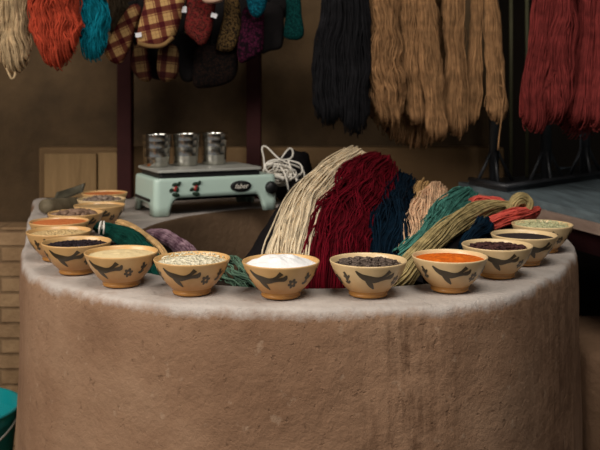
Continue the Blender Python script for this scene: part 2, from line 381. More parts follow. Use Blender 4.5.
# ================================================================ COUNTER
outer = [(0, 1.625), (.2, 1.636), (.31, 1.66), (.43, 1.73), (.55, 1.885), (.66, 2.06), (.745, 2.25), (.79, 2.47), (.805, 2.8), (.81, 3.15), (.80, 3.485),
         (.4, 3.49), (0, 3.49), (-.5, 3.49), (-1.06, 3.48), (-1.02, 3.2), (-.93, 2.85), (-.82, 2.5), (-.750, 2.25), (-.685, 2.07), (-.61, 1.925), (-.5, 1.81), (-.37, 1.705), (-.2, 1.645)]
inner = [(0, 1.81), (.18, 1.82), (.30, 1.87), (.40, 1.97), (.47, 2.12), (.51, 2.3), (.54, 2.5), (.55, 2.7), (.54, 2.85), (.48, 3.0), (.38, 3.1),
         (.2, 3.16), (-.03, 3.175), (-.2, 3.13), (-.357, 2.99), (-.45, 2.82), (-.49, 2.66), (-.50, 2.48), (-.485, 2.3), (-.45, 2.14), (-.39, 2.02), (-.31, 1.93), (-.21, 1.86), (-.1, 1.82)]
NS = 24*10
def dense(pl):
    pl = np.array(pl, float); n = len(pl); out = []
    for i in range(n):
        p0, p1, p2, p3 = pl[i-1], pl[i], pl[(i+1) % n], pl[(i+2) % n]
        for t in np.linspace(0, 1, 10, endpoint=False):
            out.append(.5*((2*p1)+(-p0+p2)*t+(2*p0-5*p1+4*p2-p3)*t*t+(-p0+3*p1-3*p2+p3)*t**3))
    return np.array(out)
OUT, INN = dense(outer), dense(inner)
from mathutils import noise as mn
def nz(x, y, z, s): return mn.noise(Vector((x*s, y*s, z*s)))
def offs(poly):
    t = np.roll(poly, -1, 0)-np.roll(poly, 1, 0); t /= np.linalg.norm(t, axis=1)[:, None]
    return np.column_stack([t[:, 1], -t[:, 0]])
No, Ni = offs(OUT), offs(INN)
rows = []
zs_o = [-FZ, -.9, -.7, -.55, -.45, -.38, -.32, -.26, -.2, -.15, -.11, -.08, -.055, -.035]
for z in zs_o: rows.append((OUT, No, .004+.012*min(1, -z/.5), z))
for (o_, z) in ((.003, -.016), (.000, -.007), (-.005, -.002), (-.013, 0.0)): rows.append((OUT, No, o_, z))
for f_ in (.25, .45, .65, .82): rows.append((OUT*(1-f_)+INN*f_, No*0, 0, 0.0))
for (o_, z) in ((.014, 0.0), (.006, -.004), (.001, -.012), (0, -.03), (-.003, -.08), (-.003, -.16), (0, -.26), (0, -.36)): rows.append((INN, Ni, o_, z))
verts = []
for ri, (pl, nn, off, z) in enumerate(rows):
    for i in range(NS):
        x, y = pl[i]+nn[i]*off
        a = nz(x, y, z, 3.1)*.006+nz(x, y, z, 9)*.003+nz(x, y, z, 24)*.0016
        if ri < 18: x += No[i][0]*a; y += No[i][1]*a
        zz_ = z+(nz(x, y, 3, 7)*.0022 if z > -.06 else 0)-.0022
        verts.append((x, y, zz_))
faces = [(r_*NS+i, r_*NS+(i+1) % NS, (r_+1)*NS+(i+1) % NS, (r_+1)*NS+i) for r_ in range(len(rows)-1) for i in range(NS)]
faces.append(tuple((len(rows)-1)*NS+i for i in range(NS)))
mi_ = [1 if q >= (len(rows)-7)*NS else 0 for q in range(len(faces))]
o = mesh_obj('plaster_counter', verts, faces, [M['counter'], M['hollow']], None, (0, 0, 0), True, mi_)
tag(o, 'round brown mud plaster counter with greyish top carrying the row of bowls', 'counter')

# ================================================================ BOWLS
prof = [(0, .004), (.026, .004), (.031, .0015), (.035, 0), (.0395, 0), (.041, .003), (.0405, .006), (.0395, .008), (.0445, .0135), (.053, .0225), (.0615, .034), (.069, .046), (.0745, .058), (.078, .068),
        (.0800, .0725), (.0803, .0745), (.0795, .0758), (.0778, .0755), (.0760, .073), (.0735, .064), (.068, .051), (.059, .037), (.046, .026), (.025, .019), (0, .017)]
prof = [(r_, z*.955) for r_, z in prof]
op = np.array(prof[8:15])
def wallpt(th, s, off=.0007):
    z = .017+s*(.065-.017); r_ = np.interp(z, op[:, 1], op[:, 0])+off
    return (r_*math.sin(th), -r_*math.cos(th), z)
def bowl_mesh(name, mat, bold=1.05):
    g = G(); g.lathe(prof[8:], k=56); g.cur = 2; g.lathe(prof[:9], k=56); g.cur = 1
    def stroke(pts):
        c = catmull(np.array(pts, float), 12); v = []; f = []
        for i in range(12):
            a, b = c[max(i-1, 0)], c[min(i+1, 11)]
            d = np.array([(b[0]-a[0])*1.4, b[1]-a[1]]); d /= np.linalg.norm(d)+1e-9; nx, ns = -d[1]/1.4, d[0]
            for q in (-1, -.5, 0, .5, 1): v.append(wallpt(c[i][0]+nx*c[i][2]*q, min(1.02, max(.0, c[i][1]+ns*c[i][2]*q))))
        for i in range(11):
            for j in range(4): f.append((i*5+j, i*5+j+1, (i+1)*5+j+1, (i+1)*5+j))
        g.add(v, f)
    b = bold
    for rep in range(3):
        o_ = rep*2*math.pi/3
        S = lambda pts: stroke([(x+o_, s, w*b) for x, s, w in pts])
        S([(-.92, .95, .03), (-.78, .74, .10), (-.55, .60, .15), (-.32, .56, .12), (-.14, .70, .06), (.02, .92, .09)])       # wing - body - tail
        S([(-.62, .55, .10), (-.52, .34, .11), (-.40, .12, .03)])                                                           # breast
        S([(-.30, .55, .08), (-.06, .62, .07), (.10, .66, .10), (.15, .82, .03)])
        for q in range(6):                                                                                                  # flower
            a = q*math.pi/3+.3
            S([(.36+.03*math.cos(a), .42+.05*math.sin(a), .05), (.36+.10*math.cos(a), .42+.15*math.sin(a), .065), (.36+.15*math.cos(a), .42+.23*math.sin(a), .03)])
        S([(.80, .85, .05), (.84, .62, .07), (.80, .40, .03)]); S([(.74, .66, .04), (.86, .60, .06), (.96, .72, .03)]); S([(.72, .40, .04), (.82, .36, .05), (.92, .46, .03)])
    me_o = g.build(name, [mat, M['ink'], M['foot']], None, (0, 0, 0))
    return me_o
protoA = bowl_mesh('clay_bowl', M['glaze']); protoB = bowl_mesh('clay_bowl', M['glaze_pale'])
def wz(deg): return math.radians(deg)
def heap(r0, z0, peak, jitter, seed, sharp=1.0, rings=16, k_=44, lump=60):
    z0 *= .955
    rs = random.Random(seed); ox = rs.uniform(0, 50)
    v = [(0, 0, z0+peak)]; f = []
    for i in range(1, rings+1):
        t = i/rings; r_ = r0*t
        for j in range(k_):
            a = 2*math.pi*j/k_; x, y = r_*math.cos(a), r_*math.sin(a)
            z = z0+peak*(1-t**1.6)**sharp+jitter*(1-t**6)*(nz(x+ox, y, 0, lump)+.6*nz(x, y+ox, 1, lump*2.3))
            v.append((x, y, z))
    for j in range(k_): f.append((0, 1+j, 1+(j+1) % k_))
    for i in range(rings-1):
        for j in range(k_): f.append((1+i*k_+j, 1+(i+1)*k_+j, 1+(i+1)*k_+(j+1) % k_, 1+i*k_+(j+1) % k_))
    return v, f
def chips(g, r0, z0, peak, n_, size, seed):
    z0 *= .955
    rs = random.Random(seed)
    for _ in range(n_):
        r_ = r0*math.sqrt(rs.random())*.95; a = rs.uniform(0, 6.28); s = size*rs.uniform(.6, 1.3)
        m = Matrix.Translation((r_*math.cos(a), r_*math.sin(a), z0+peak*(1-(r_/r0)**1.6)+s*.3)) @ Matrix.Rotation(rs.uniform(0, 6.3), 4, 'Z') @ Matrix.Rotation(rs.uniform(-.7, .7), 4, 'X') @ Matrix.Diagonal((s, s*.7, s*.45, 1))
        bm = bmesh.new(); bmesh.ops.create_icosphere(bm, subdivisions=1, radius=1, matrix=m); g.bm(bm)
# x, d, variant, rotation, label, contents
B = [
 (-.391, 1.825, 'A', -8, 'ochre bowl of pale cream powder, second to the left of the white salt bowl', ('heap', 'creampow', .0755, .067, .006, .002, 'flour_powder', 'smooth pale cream powder filling an ochre bowl on the left', 'powder')),
 (-.524, 1.955, 'A', 2, 'ochre bowl of black seeds at the left bend of the counter', ('chips', 'blackseed', .075, .0655, .004, .0035, 'black_seeds', 'glossy black seeds in the ochre bowl at the left bend', 'seeds')),
 (-.612, 2.115, 'A', 25, 'ochre bowl of yellow grain half hidden behind the black seed bowl', ('heap', 'yellowseed', .0755, .067, .004, .003, 'yellow_grain', 'yellow grain in the bowl behind the black seeds', 'grain')),
 (-.660, 2.285, 'A', 0, 'ochre bowl of smooth rust orange powder between yellow grain and brown pods', ('heap', 'rust', .0762, .0705, .003, .0008, 'rust_powder', 'smooth rust orange powder on the left, behind the yellow grain', 'powder')),
 (-.662, 2.46, 'A', 40, 'ochre bowl piled with brown dried pods behind the rust powder', ('pods',)),
 (-.634, 2.635, 'A', 15, 'ochre bowl of flat tan powder between the pods and the dark nuts', ('heap', 'tanpow', .0758, .069, .002, .001, 'tan_powder', 'flat tan powder in the bowl behind the brown pods', 'powder')),
 (-.667, 2.80, 'B', -20, 'bowl of dark greyish nuts, second from the far left end', ('nuts',)),
 (-.700, 2.985, 'A', 10, 'farthest bowl at the left end, holding smooth orange tan powder', ('heap', 'rust', .0762, .0705, .002, .0008, 'orange_tan_powder', 'orange tan powder in the farthest bowl on the left', 'powder')),
 (-.224, 1.728, 'A', 4, 'ochre bowl of pale greenish flakes, directly left of the white salt', ('flakes', 'palegreen', .0755, .066, .012, .006, 'dried_flakes', 'pale greenish dried flakes left of the white salt', 'flakes')),
 (-.039, 1.700, 'A', 0, 'ochre bowl heaped with white salt at the front of the counter', ('heap', 'salt', .0755, .067, .020, .005, 'white_salt', 'white coarse salt heaped above the rim of the front bowl', 'salt')),
 (.140, 1.710, 'B', 34, 'cream bowl of grey brown chips, directly right of the white salt', ('chips', 'darkbits', .0745, .064, .008, .0062, 'bark_chips', 'grey brown bark chips right of the white salt', 'chips')),
 (.315, 1.754, 'B', 26, 'cream bowl of bright orange powder at the right of the front row', ('heap', 'orange', .0755, .067, .006, .0035, 'orange_powder', 'bright orange powder in the cream bowl at front right', 'powder')),
 (.447, 1.89, 'B', 30, 'cream bowl of dark dried petals just behind the bright orange powder', ('chips', 'hibiscus', .0745, .064, .008, .0066, 'dried_petals', 'dark reddish dried petals behind the bright orange powder', 'petals')),
 (.547, 2.035, 'B', 50, 'cream bowl of dark brown powder, second from the right end', ('heap', 'indigo', .0752, .066, .008, .0012, 'dark_powder', 'smooth dark brown powder in the second bowl from the right end', 'powder')),
 (.641, 2.205, 'B', 22, 'cream bowl of pale green leaves at the right end of the row', ('flakes', 'leaf', .0755, .067, .010, .003, 'crushed_leaves', 'pale green crushed leaves in the bowl at the right end', 'leaves')),
]
first = {'A': True, 'B': True}
used_content = []
pod_proto = nut_proto = None
def lump(name, mat, L, W_, H_, seed, bend):
    bm = bmesh.new(); bmesh.ops.create_icosphere(bm, subdivisions=3, radius=1)
    for w in bm.verts:
        c = w.co; t = c.x; q = 1-.25*abs(t)**3+.12*nz(c.x+seed, c.y, c.z, 2.3)
        w.co = Vector((c.x*L, c.y*W_*q+bend*t*t, c.z*H_*q+.0012*nz(c.x, c.y, c.z+seed, 6)))
    g = G(); g.bm(bm); return g.build(name, mat, None, (0, 0, 0))
def pile(proto, x, y, n_, size, r0, z0, peak, seed, label, cat, group):
    rs = random.Random(seed); pts = []
    tries = 0
    while len(pts) < n_ and tries < 4000:
        tries += 1
        r_ = r0*math.sqrt(rs.random()); a = rs.uniform(0, 6.28); q = (r_*math.cos(a), r_*math.sin(a))
        if all((q[0]-p[0])**2+(q[1]-p[1])**2 > size*size for p in pts): pts.append(q)
    for i, q in enumerate(pts):
        o = proto if i == 0 else proto.copy()
        if i: C.objects.link(o)
        rr = math.hypot(*q)
        o.location = wloc((x+q[0], y+q[1], z0+peak*(1-(rr/r0)**2)))
        o.rotation_euler = (rs.uniform(-.4, .4), rs.uniform(-.45, .45), rs.uniform(0, 6.28)); s = rs.uniform(.8, 1.2); o.scale = (s, s, s)
        tag(o, label, cat, group)
for i, (x, d, var, rot, label, cont) in enumerate(B):
    if i >= 8: x, d = x*1.012, d*1.012
    pr = protoA if var == 'A' else protoB
    if first[var]: o = pr; first[var] = False
    else: o = pr.copy(); C.objects.link(o)
    o.location = wloc((x, d, .0005)); o.rotation_euler = (0, 0, wz(rot)+math.atan2(-x, d)*1.0)
    tag(o, label, 'bowl', 'painted clay bowls along the counter')
    kind_ = cont[0]
    if kind_ == 'pods':
        pp = lump('dried_pod', M['pod'], .022, .0095, .009, 1.0, .004)
        pile(pp, x, d, 24, .0165, .058, .061, .013, 3, 'brown dried pod heaped in the ochre bowl behind the rust powder', 'pod', 'brown pods in a bowl')
        g = G(); v, f = heap(.069, .052, .010, .002, 5); g.add(v, f); o2 = g.build('pod_fragments', M['darkbits'], None); o2.location = wloc((x, d, .0005))
        tag(o2, 'broken brown pod bits under the pods on the left', 'pods', None, 'stuff')
    elif kind_ == 'nuts':
        pp = lump('dark_nut', M['nut'], .015, .0105, .0095, 4.0, .001)
        pile(pp, x, d, 20, .0180, .056, .064, .011, 9, 'dark greyish nut in the second farthest bowl on the left', 'nut', 'dark nuts in a bowl')
        g = G(); v, f = heap(.071, .055, .008, .002, 6); g.add(v, f); o2 = g.build('nut_fragments', M['darkbits'], None); o2.location = wloc((x, d, .0005))
        tag(o2, 'broken nut bits under the dark nuts', 'nuts', None, 'stuff')
    else:
        _, mat, r0, z0, peak, jit, nm, lab, cat = cont
        g = G(); v, f = heap(r0-.0015, z0, peak, jit if kind_ == 'heap' else .0025, i, lump=60 if mat != 'salt' else 38); g.add(v, f)
        if kind_ == 'chips': chips(g, r0-.004, z0, peak, 190 if jit > .004 else 320, jit, i)
        if kind_ == 'flakes':
            rs = random.Random(i)
            for _ in range(70 if jit > .004 else 170):
                r_ = (r0-.006)*math.sqrt(rs.random()); a = rs.uniform(0, 6.28); L = jit*rs.uniform(.5, 1.5); b = rs.uniform(0, 6.28)
                p0 = np.array([r_*math.cos(a), r_*math.sin(a), z0+peak*(1-(r_/r0)**1.6)+.001])
                dd = np.array([math.cos(b), math.sin(b), rs.uniform(-.1, .6)])*L
                if np.linalg.norm((p0+dd)[:2]) > r0-.004: dd[:2] *= -1
                g.tube([p0, p0+dd*.5+np.array([0, 0, .001]), p0+dd], [.0012, .0018, .0008], 5)
        o2 = g.build(nm, M[mat], None); o2.location = wloc((x, d, .0005))
        tag(o2, lab, cat, None, 'stuff')

# ================================================================ SCALE
A0 = np.array([-.502, 2.875, 0]); ex = np.array([.9, .430, 0]); ex /= np.linalg.norm(ex); ey = np.array([-ex[1], ex[0], 0])
SW, SD, SH = .462, .275, .130
def SL(x, y, z): return A0+ex*x+ey*y+np.array([0, 0, z])
sc = thing('kitchen_scale', 'pale green enamel weighing scale with small painted flowers on the back ledge', 'scale', A0)
def rrect(x0, x1, y0, y1, r, per=8):
    pts = []
    for (cx, cy, a0) in ((x1-r, y0+r, -90), (x1-r, y1-r, 0), (x0+r, y1-r, 90), (x0+r, y0+r, 180)):
        for i in range(per+1):
            a = math.radians(a0+90*i/per); pts.append((cx+r*math.cos(a), cy+r*math.sin(a)))
    return pts
def subdiv(pts, step):
    out = []
    n_ = len(pts)
    for i in range(n_):
        a, b = np.array(pts[i]), np.array(pts[(i+1) % n_]); L = np.linalg.norm(b-a); m = max(1, int(L/step))
        for j in range(m): out.append(tuple(a+(b-a)*j/m))
    return out
plan = subdiv(rrect(0, SW, 0, SD, .022), .006); n_ = len(plan)
def zb(x, y):
    dx = min(x, SW-x); dy = min(y, SD-y)
    q = dx if dy < .024 and dx > .022 else (dy if dx < .024 else 0)
    w = .050; 
    t = min(1, max(0, (q-w)/.035)); t = math.sqrt(1-(1-t)**2)
    hgt = .062 if dy < .024 and dx > .022 else .040
    return hgt*t
v = []; f = []
lev = [('b', 0), ('b', .3), ('b', .7), ('t', -.012), ('t', -.004), ('c1', 0), ('c2', 0)]
for nm, val in lev:
    for (x, y) in plan:
        z0 = zb(x, y); cx, cy = SW/2, SD/2
        if nm == 'b': z = z0+(SH-.014-z0)*val; s = 1.0+.012*(1-val)
        elif nm == 't': z = SH+val; s = 1.0 if val < -.01 else .993
        elif nm == 'c1': z = SH; s = .975
        else: z = SH; s = .80
        v.append(SL(cx+(x-cx)*s, cy+(y-cy)*s, z))
# inner shell rows make the walls thick
for nm, val in (('in', 0), ('in', 1)):
    for (x, y) in plan:
        z0 = zb(x, y); cx, cy = SW/2, SD/2; s = .955
        v.append(SL(cx+(x-cx)*s, cy+(y-cy)*s, z0 if val == 0 else .115))
for r_ in range(len(lev)-1):
    for i in range(n_): f.append((r_*n_+i, r_*n_+(i+1) % n_, (r_+1)*n_+(i+1) % n_, (r_+1)*n_+i))
f.append(tuple(6*n_+i for i in range(n_)))
for i in range(n_):
    f.append((7*n_+i, 7*n_+(i+1) % n_, (i+1) % n_, i)); f.append((8*n_+i, 8*n_+(i+1) % n_, 7*n_+(i+1) % n_, 7*n_+i))
f.append(tuple(8*n_+i for i in range(n_)))
mesh_obj('body', v, f, M['enamel'], sc, A0)
def slab(poly, z0, z1, bev=.003):
    n_ = len(poly); v = []; 
    rows_ = [(1, z0), (1, z1-bev), (1-.012, z1)]
    cx = sum(p[0] for p in poly)/n_; cy = sum(p[1] for p in poly)/n_
    for s, z in rows_:
        for (x, y) in poly: v.append(SL(cx+(x-cx)*s, cy+(y-cy)*s, z))
    f = [(r_*n_+i, r_*n_+(i+1) % n_, (r_+1)*n_+(i+1) % n_, (r_+1)*n_+i) for r_ in range(2) for i in range(n_)]
    f += [tuple(range(n_-1, -1, -1)), tuple(2*n_+i for i in range(n_))]
    return v, f
v, f = slab(rrect(.03, SW-.05, .02, SD-.02, .012), .050, .062); mesh_obj('base_plate', v, f, M['black'], sc, A0)
v, f = slab(rrect(.022, SW-.060, .012, SD-.012, .012), SH-.002, .150); mesh_obj('pan_support', v, f, M['black'], sc, A0, False)
v, f = slab(rrect(.012, SW-.055, .002, SD+.004, .014),   .1505, .1595); o = mesh_obj('weighing_pan', v, f, M['pan'], sc, A0); flat_by_angle(o)
def face_disc(name, cx, cz, rx, rz, t, mat, parent=sc, y0=-.004, k_=36, tilt=0):
    v = []; 
    for (s, yy) in ((1, y0+.004), (1, y0-t*.6), (.86, y0-t)):
        for j in range(k_):
            a = 2*math.pi*j/k_; X_, Z_ = rx*s*math.cos(a), rz*s*math.sin(a)
            v.append(SL(cx+X_*math.cos(tilt)-Z_*math.sin(tilt), yy, cz+X_*math.sin(tilt)+Z_*math.cos(tilt)))
    f = [(r_*k_+j, r_*k_+(j+1) % k_, (r_+1)*k_+(j+1) % k_, (r_+1)*k_+j) for r_ in range(2) for j in range(k_)]+[tuple(2*k_+j for j in range(k_))]
    return mesh_obj(name, v, f, mat, parent, A0)
bd = face_disc('name_badge', .318, .093, .040, .020, .003, M['black'])
cu = bpy.data.curves.new('lettering', 'FONT'); cu.body = 'faber'; cu.size = .025; cu.shear = .35; cu.align_x = 'CENTER'; cu.align_y = 'CENTER'; cu.extrude = .0005
to = bpy.data.objects.new('lettering_source', cu); C.objects.link(to)
dg = bpy.context.evaluated_depsgraph_get(); tm = bpy.data.meshes.new_from_object(to.evaluated_get(dg))
tv = [SL(.318+w.co.x, -.0078-w.co.z, .093+w.co.y) for w in tm.vertices]; tf = [tuple(p.vertices) for p in tm.polygons]
bpy.data.objects.remove(to)
lt_ = mesh_obj('lettering', tv, tf, M['white'], bd, A0, False); lt_['label'] = 'white slanted lettering'
face_disc('knob', .436, .083, .022, .023, .016, M['black'])['label'] = 'round black knob'
for cx in (.072, .146):
    g = G()
    def dab(x, z, a, b, tilt, cur):
        q_ = 1.65 if cur == 1 else .85; a *= q_; b *= q_
        g.cur = cur; v = []; 
        for s, yy in ((1, -.0040), (.7, -.0062), (.05, -.0066)):
            for j in range(10):
                t = 2*math.pi*j/10; X_, Z_ = a*s*math.cos(t), b*s*math.sin(t)
                v.append(SL(cx+x+X_*math.cos(tilt)-Z_*math.sin(tilt), yy, .090+z+X_*math.sin(tilt)+Z_*math.cos(tilt)))
        g.add(v, [(r_*10+j, r_*10+(j+1) % 10, (r_+1)*10+(j+1) % 10, (r_+1)*10+j) for r_ in range(2) for j in range(10)])
    dab(0, 0, .008, .007, 0, 0); dab(.004, .009, .006, .006, 0, 0); dab(-.004, .006, .005, .005, .4, 2)
    dab(-.012, .0, .006, .004, .4, 1); dab(.003, -.017, .009, .0045, -.2, 1); dab(.0, .019, .007, .004, .1, 1); dab(.014, .021, .006, .004, .8, 1); dab(.008, .001, .004, .006, 0, 1)
    o = g.build('painted_flower', [M['redpaint'], M['greenpaint'], M['palefab']], sc, A0); o['label'] = 'small red flower with dark green leaves'
# side slot of the left flank
g = G()
for (y0, y1, z0, z1, mt) in ((.05, SD-.03, .046, .056, 0),):
    g.add([SL(-.006, y, z) for y in (y0, y1) for z in (z0, z1)]+[SL(.004, y, z) for y in (y0, y1) for z in (z0, z1)],
          [(0, 1, 3, 2), (4, 6, 7, 5), (0, 4, 5, 1), (2, 3, 7, 6), (1, 5, 7, 3), (0, 2, 6, 4)])
g.build('side_slot', M['black'], sc, A0, False)
g = G(); g.add([SL(.012, y, z) for y in (.055, SD-.035) for z in (.016, .044)]+[SL(.030, y, z) for y in (.055, SD-.035) for z in (.016, .044)],
               [(0, 1, 3, 2), (4, 6, 7, 5), (0, 4, 5, 1), (2, 3, 7, 6), (1, 5, 7, 3), (0, 2, 6, 4)])
g.build('side_plate', M['pan'], sc, A0, False)

tp = [(0, .003), (.034, .003), (.037, 0), (.0395, .003), (.0412, .020), (.0422, .035), (.0427, .0362), (.0425, .0375), (.0442, .066), (.0447, .0675), (.0445, .069), (.0458, .090), (.0462, .0915), (.0461, .093), (.0468, .112), (.0475, .1145), (.0470, .116), (.0462, .1145), (.043, .070), (.037, .010), (0, .008)]
g = G(); g.lathe(tp, k=48); tum = g.build('steel_tumbler', M['steel'], None)
for i, (a, b, lab) in enumerate(((.056, .170, 'ribbed steel tumbler on the left of the scale pan'), (.168, .178, 'ribbed steel tumbler in the middle of the scale pan'), (.284, .188, 'ribbed steel tumbler on the right of the scale pan, next to the maroon post'))):
    o = tum if i == 0 else tum.copy()
    if i: C.objects.link(o)
    o.location = wloc(SL(a, b, .160)); o.scale = (1.12, 1.12, 1.03); tag(o, lab, 'cup', 'steel tumblers on the scale')

# ================================================================ POSTS, BOARDS, SCOOP, CORDS
for (px_, lab) in ((125.5, 'maroon painted post at the left end of the scale'), (254, 'maroon painted post behind the right end of the scale')):
    d = 3.44; x = (px_-300)*d/F; g = G(); g.box(x-.030, x+.030, d-.030, d+.030, .0, 1.1, .006)
    tag(g.build('wooden_post', M['post'], None, (x, d, 0), False), lab, 'post', 'maroon posts of the rail')
for (x0, x1, yt, d, lab) in ((45, 97, 153.5, 3.445, 'wide tan board leaning on the wall behind the left bowls'), (98.5, 119, 152.5, 3.455, 'narrow tan board leaning on the wall beside the left maroon post')):
    g = G(); a, b = (x0-300)*d/F, (x1-300)*d/F; zt = HC-(yt-HY)*d/F
    g.box(a, b, d-.012, d+.012, .001, zt, .003); tag(g.build('wooden_board', M['board'], None, (a, d, 0), False), lab, 'board')
g = G(); pts = [P(44, 206, 2.93), P(54, 206.5, 2.98), P(66, 205, 3.05), P(76, 204, 3.11)]
g.tube(catmull(pts, 12), [.024]+[.0275]*6+[.026]*4+[.018], 16); tag(g.build('wooden_log', M['log'], None, pts[1]), 'short grey wooden log lying behind the brown pods', 'log')
# shallow scoop
g = G(); a, b = P(53, 198, 3.12), P(84, 188, 3.22); nrow = 14; v = []
for i in range(nrow):
    t = i/(nrow-1); c = a+(b-a)*t; w = .045*math.sin(math.pi*min(1, .12+t*.95))**.6 if t < .99 else .012
    for th in np.linspace(-math.pi*.5, math.pi*.5, 11):
        v.append(c+np.array([0.2*math.sin(th)*w, math.sin(th)*w*1.1, -math.cos(th)*w*.35+.015*math.sin(th)]))
m0 = len(v)
v += [p+np.array([0, 0, .004]) for p in v]
f = [(i*11+j, i*11+j+1, (i+1)*11+j+1, (i+1)*11+j) for i in range(nrow-1) for j in range(10)]
f += [(q[3]+m0, q[2]+m0, q[1]+m0, q[0]+m0) for q in f]
rim = [i*11 for i in range(nrow)]+[(nrow-1)*11+j for j in range(1, 11)]+[i*11+10 for i in range(nrow-2, -1, -1)]+[j for j in range(9, 0, -1)]
f += [(rim[i], rim[(i+1) % len(rim)], rim[(i+1) % len(rim)]+m0, rim[i]+m0) for i in range(len(rim))]
g.add(v, f); tag(g.build('scoop', M['tin'], None, (a+b)/2), 'dull olive scoop resting on the grey log behind the left bowls', 'scoop')

# tangled white cord and dark bundle
bm = bmesh.new(); bmesh.ops.create_icosphere(bm, subdivisions=4, radius=1)
cB = P(292, 182, 3.34)
for w in bm.verts:
    c = w.co; q = 1+.18*nz(c.x, c.y, c.z, 1.6)+.10*nz(c.x, c.y, c.z, 3.7)
    z = c.z*.105*q
    w.co = Vector((cB[0]+c.x*.085*q+.01*c.z, cB[1]+c.y*.085*q, .098+max(z, -.096)))
g = G(); g.bm(bm); tag(g.build('cloth_bundle', M['darkcloth'], None, (cB[0], cB[1], 0)), 'black cloth bundle on the ledge under the tangled white cord', 'cloth')
g = G(); rs = np.random.RandomState(4)
def cord(pts, r=.0032, m=60): g.tube(catmull(pts, m), r, 6)
c3 = lambda x, y, d: P(x, y, d)
cord([c3(263, 197, 3.2), c3(264, 180, 3.2), c3(264, 160, 3.22), c3(262, 150, 3.23), c3(263, 146, 3.24), c3(268, 148, 3.21), c3(277, 157, 3.19), c3(285, 162, 3.18), c3(296, 166, 3.19), c3(303, 170, 3.21), c3(304, 177, 3.2), c3(298, 180, 3.18), c3(286, 172, 3.17), c3(276, 165, 3.17), c3(266, 166, 3.17), c3(263, 172, 3.16)])
cord([c3(281, 159, 3.2), c3(285, 153, 3.2), c3(290, 148, 3.22), c3(293, 152, 3.22), c3(291, 158, 3.2), c3(283, 160, 3.18), c3(273, 160, 3.17), c3(265, 165, 3.16), c3(269, 173, 3.15), c3(280, 178, 3.15), c3(294, 178, 3.16), c3(302, 172, 3.18), c3(300, 164, 3.19), c3(288, 160, 3.19)])
cord([c3(288, 160, 3.18), c3(291, 168, 3.16), c3(296, 178, 3.15), c3(298, 186, 3.14), c3(300, 192, 3.14)], .0035)
cord([c3(277, 163, 3.16), c3(284, 172, 3.14), c3(287, 182, 3.13), c3(289, 194, 3.14), c3(290, 203, 3.15)], .0035)
for q in range(9):
    cx, cy = 279+rs.uniform(-5, 6), 173+rs.uniform(-5, 6)
    cord([c3(cx+rs.uniform(7, 15)*math.cos(t+q), cy+rs.uniform(4, 9)*math.sin(t+q), 3.16+.02*math.sin(2*t+q)) for t in np.linspace(0, 7.5, 9)], .0028, 70)
cord([c3(275, 176, 3.14), c3(280, 177, 3.14), c3(284, 179, 3.14)], .009, 12)
tag(g.build('tangled_cord', M['white'], None, P(280, 200, 3.2)), 'tangled white cord heaped beside the scale knob', 'cord')

# ================================================================ YARN COLOURS
Y = dict(cream=yarn('cream_yarn', srgb(240, 220, 186), .25), red=yarn('crimson_yarn', srgb(98, 6, 22), .42), navy=yarn('navy_yarn', srgb(5, 27, 42), .4), tan=yarn('tan_yarn', srgb(186, 148, 98)),
         peach=yarn('peach_yarn', srgb(240, 196, 156)), green=yarn('sea_green_yarn', srgb(74, 130, 116), .4), khaki=yarn('khaki_yarn', srgb(174, 154, 106)), coral=yarn('coral_yarn', srgb(224, 96, 82), .3),
         wool=yarn('brown_wool', srgb(156, 117, 80), .3), black=yarn('black_yarn', srgb(30, 29, 31), .3), rose=yarn('dusky_red_yarn', srgb(122, 48, 45), .3), rust=yarn('orange_red_yarn', srgb(186, 74, 50), .35),
         teal=yarn('teal_yarn', srgb(14, 126, 144), .35), ecru=yarn('ecru_yarn', srgb(204, 176, 136), .3), forest=yarn('forest_green_yarn', srgb(12, 66, 56), .35), purple=yarn('mauve_yarn', srgb(116, 78, 96), .4, srgb(180, 150, 160)),
         mint=yarn('mint_yarn', srgb(104, 134, 112), .4), umber=yarn('umber_yarn', srgb(52, 42, 30), .3), twine=yarn('straw_yarn', srgb(206, 168, 116), .3))

# ================================================================ HANGING SKEINS
gl = 'skeins hanging from the left rail'
o = hang('cream skein hanging at the far left with a loose dangling loop', 12, 12, 58, 2.9, 15, Y['ecru'], 11, gl, 95, .0036, .035, hws=[13, 16, 15], xs=[12, 13, 14])
g = G(); g.tube(catmull([P(5, 58, 2.9), P(6, 66, 2.89), P(9, 74, 2.88), P(12, 79, 2.88), P(15, 75, 2.88), P(14, 68, 2.89), P(11, 63, 2.9), P(20, 60, 2.9)], 40), .0036, 5)
lo = mesh_obj('dangling_loop', g.v, g.f, Y['ecru'], o, P(12, -12, 2.9)); lo['label'] = 'single loose strand'
hang('orange red skein hanging second from the left with a rounded looped end', 55, 57, 52, 2.88, 24, Y['rust'], 12, gl, 190, .0037, .035, hws=[22, 25, 23], xs=[55, 55, 57], wob=.2, waves=.9, drop=1.0, slim=1)
hang('bright teal skein hanging between the orange skein and the plaid mitts', 93, 95, 46, 2.95, 14, Y['teal'], 13, gl, 100, .0036, .03, hws=[13, 14], wob=.4)
hang('dull umber skein hanging in shade between the teal skein and plaid mitt', 118, 120, 26, 3.2, 13, Y['umber'], 14, gl, 70, .0036, .03)
gw = 'brown wool skeins on the middle rail'
hang('black skein hanging at the left end of the brown wool, against the wall', 330, 330, 108, 3.06, 17, Y['black'], 21, 'black skeins', 110, .0036, .06, xs=[336, 330, 330], hws=[13, 18, 17])
hang('black skein hanging directly beside the first brown wool skein', 356, 355, 116, 3.04, 16, Y['black'], 22, 'black skeins', 110, .0036, .06, xs=[354, 355, 354], hws=[14, 17, 16])
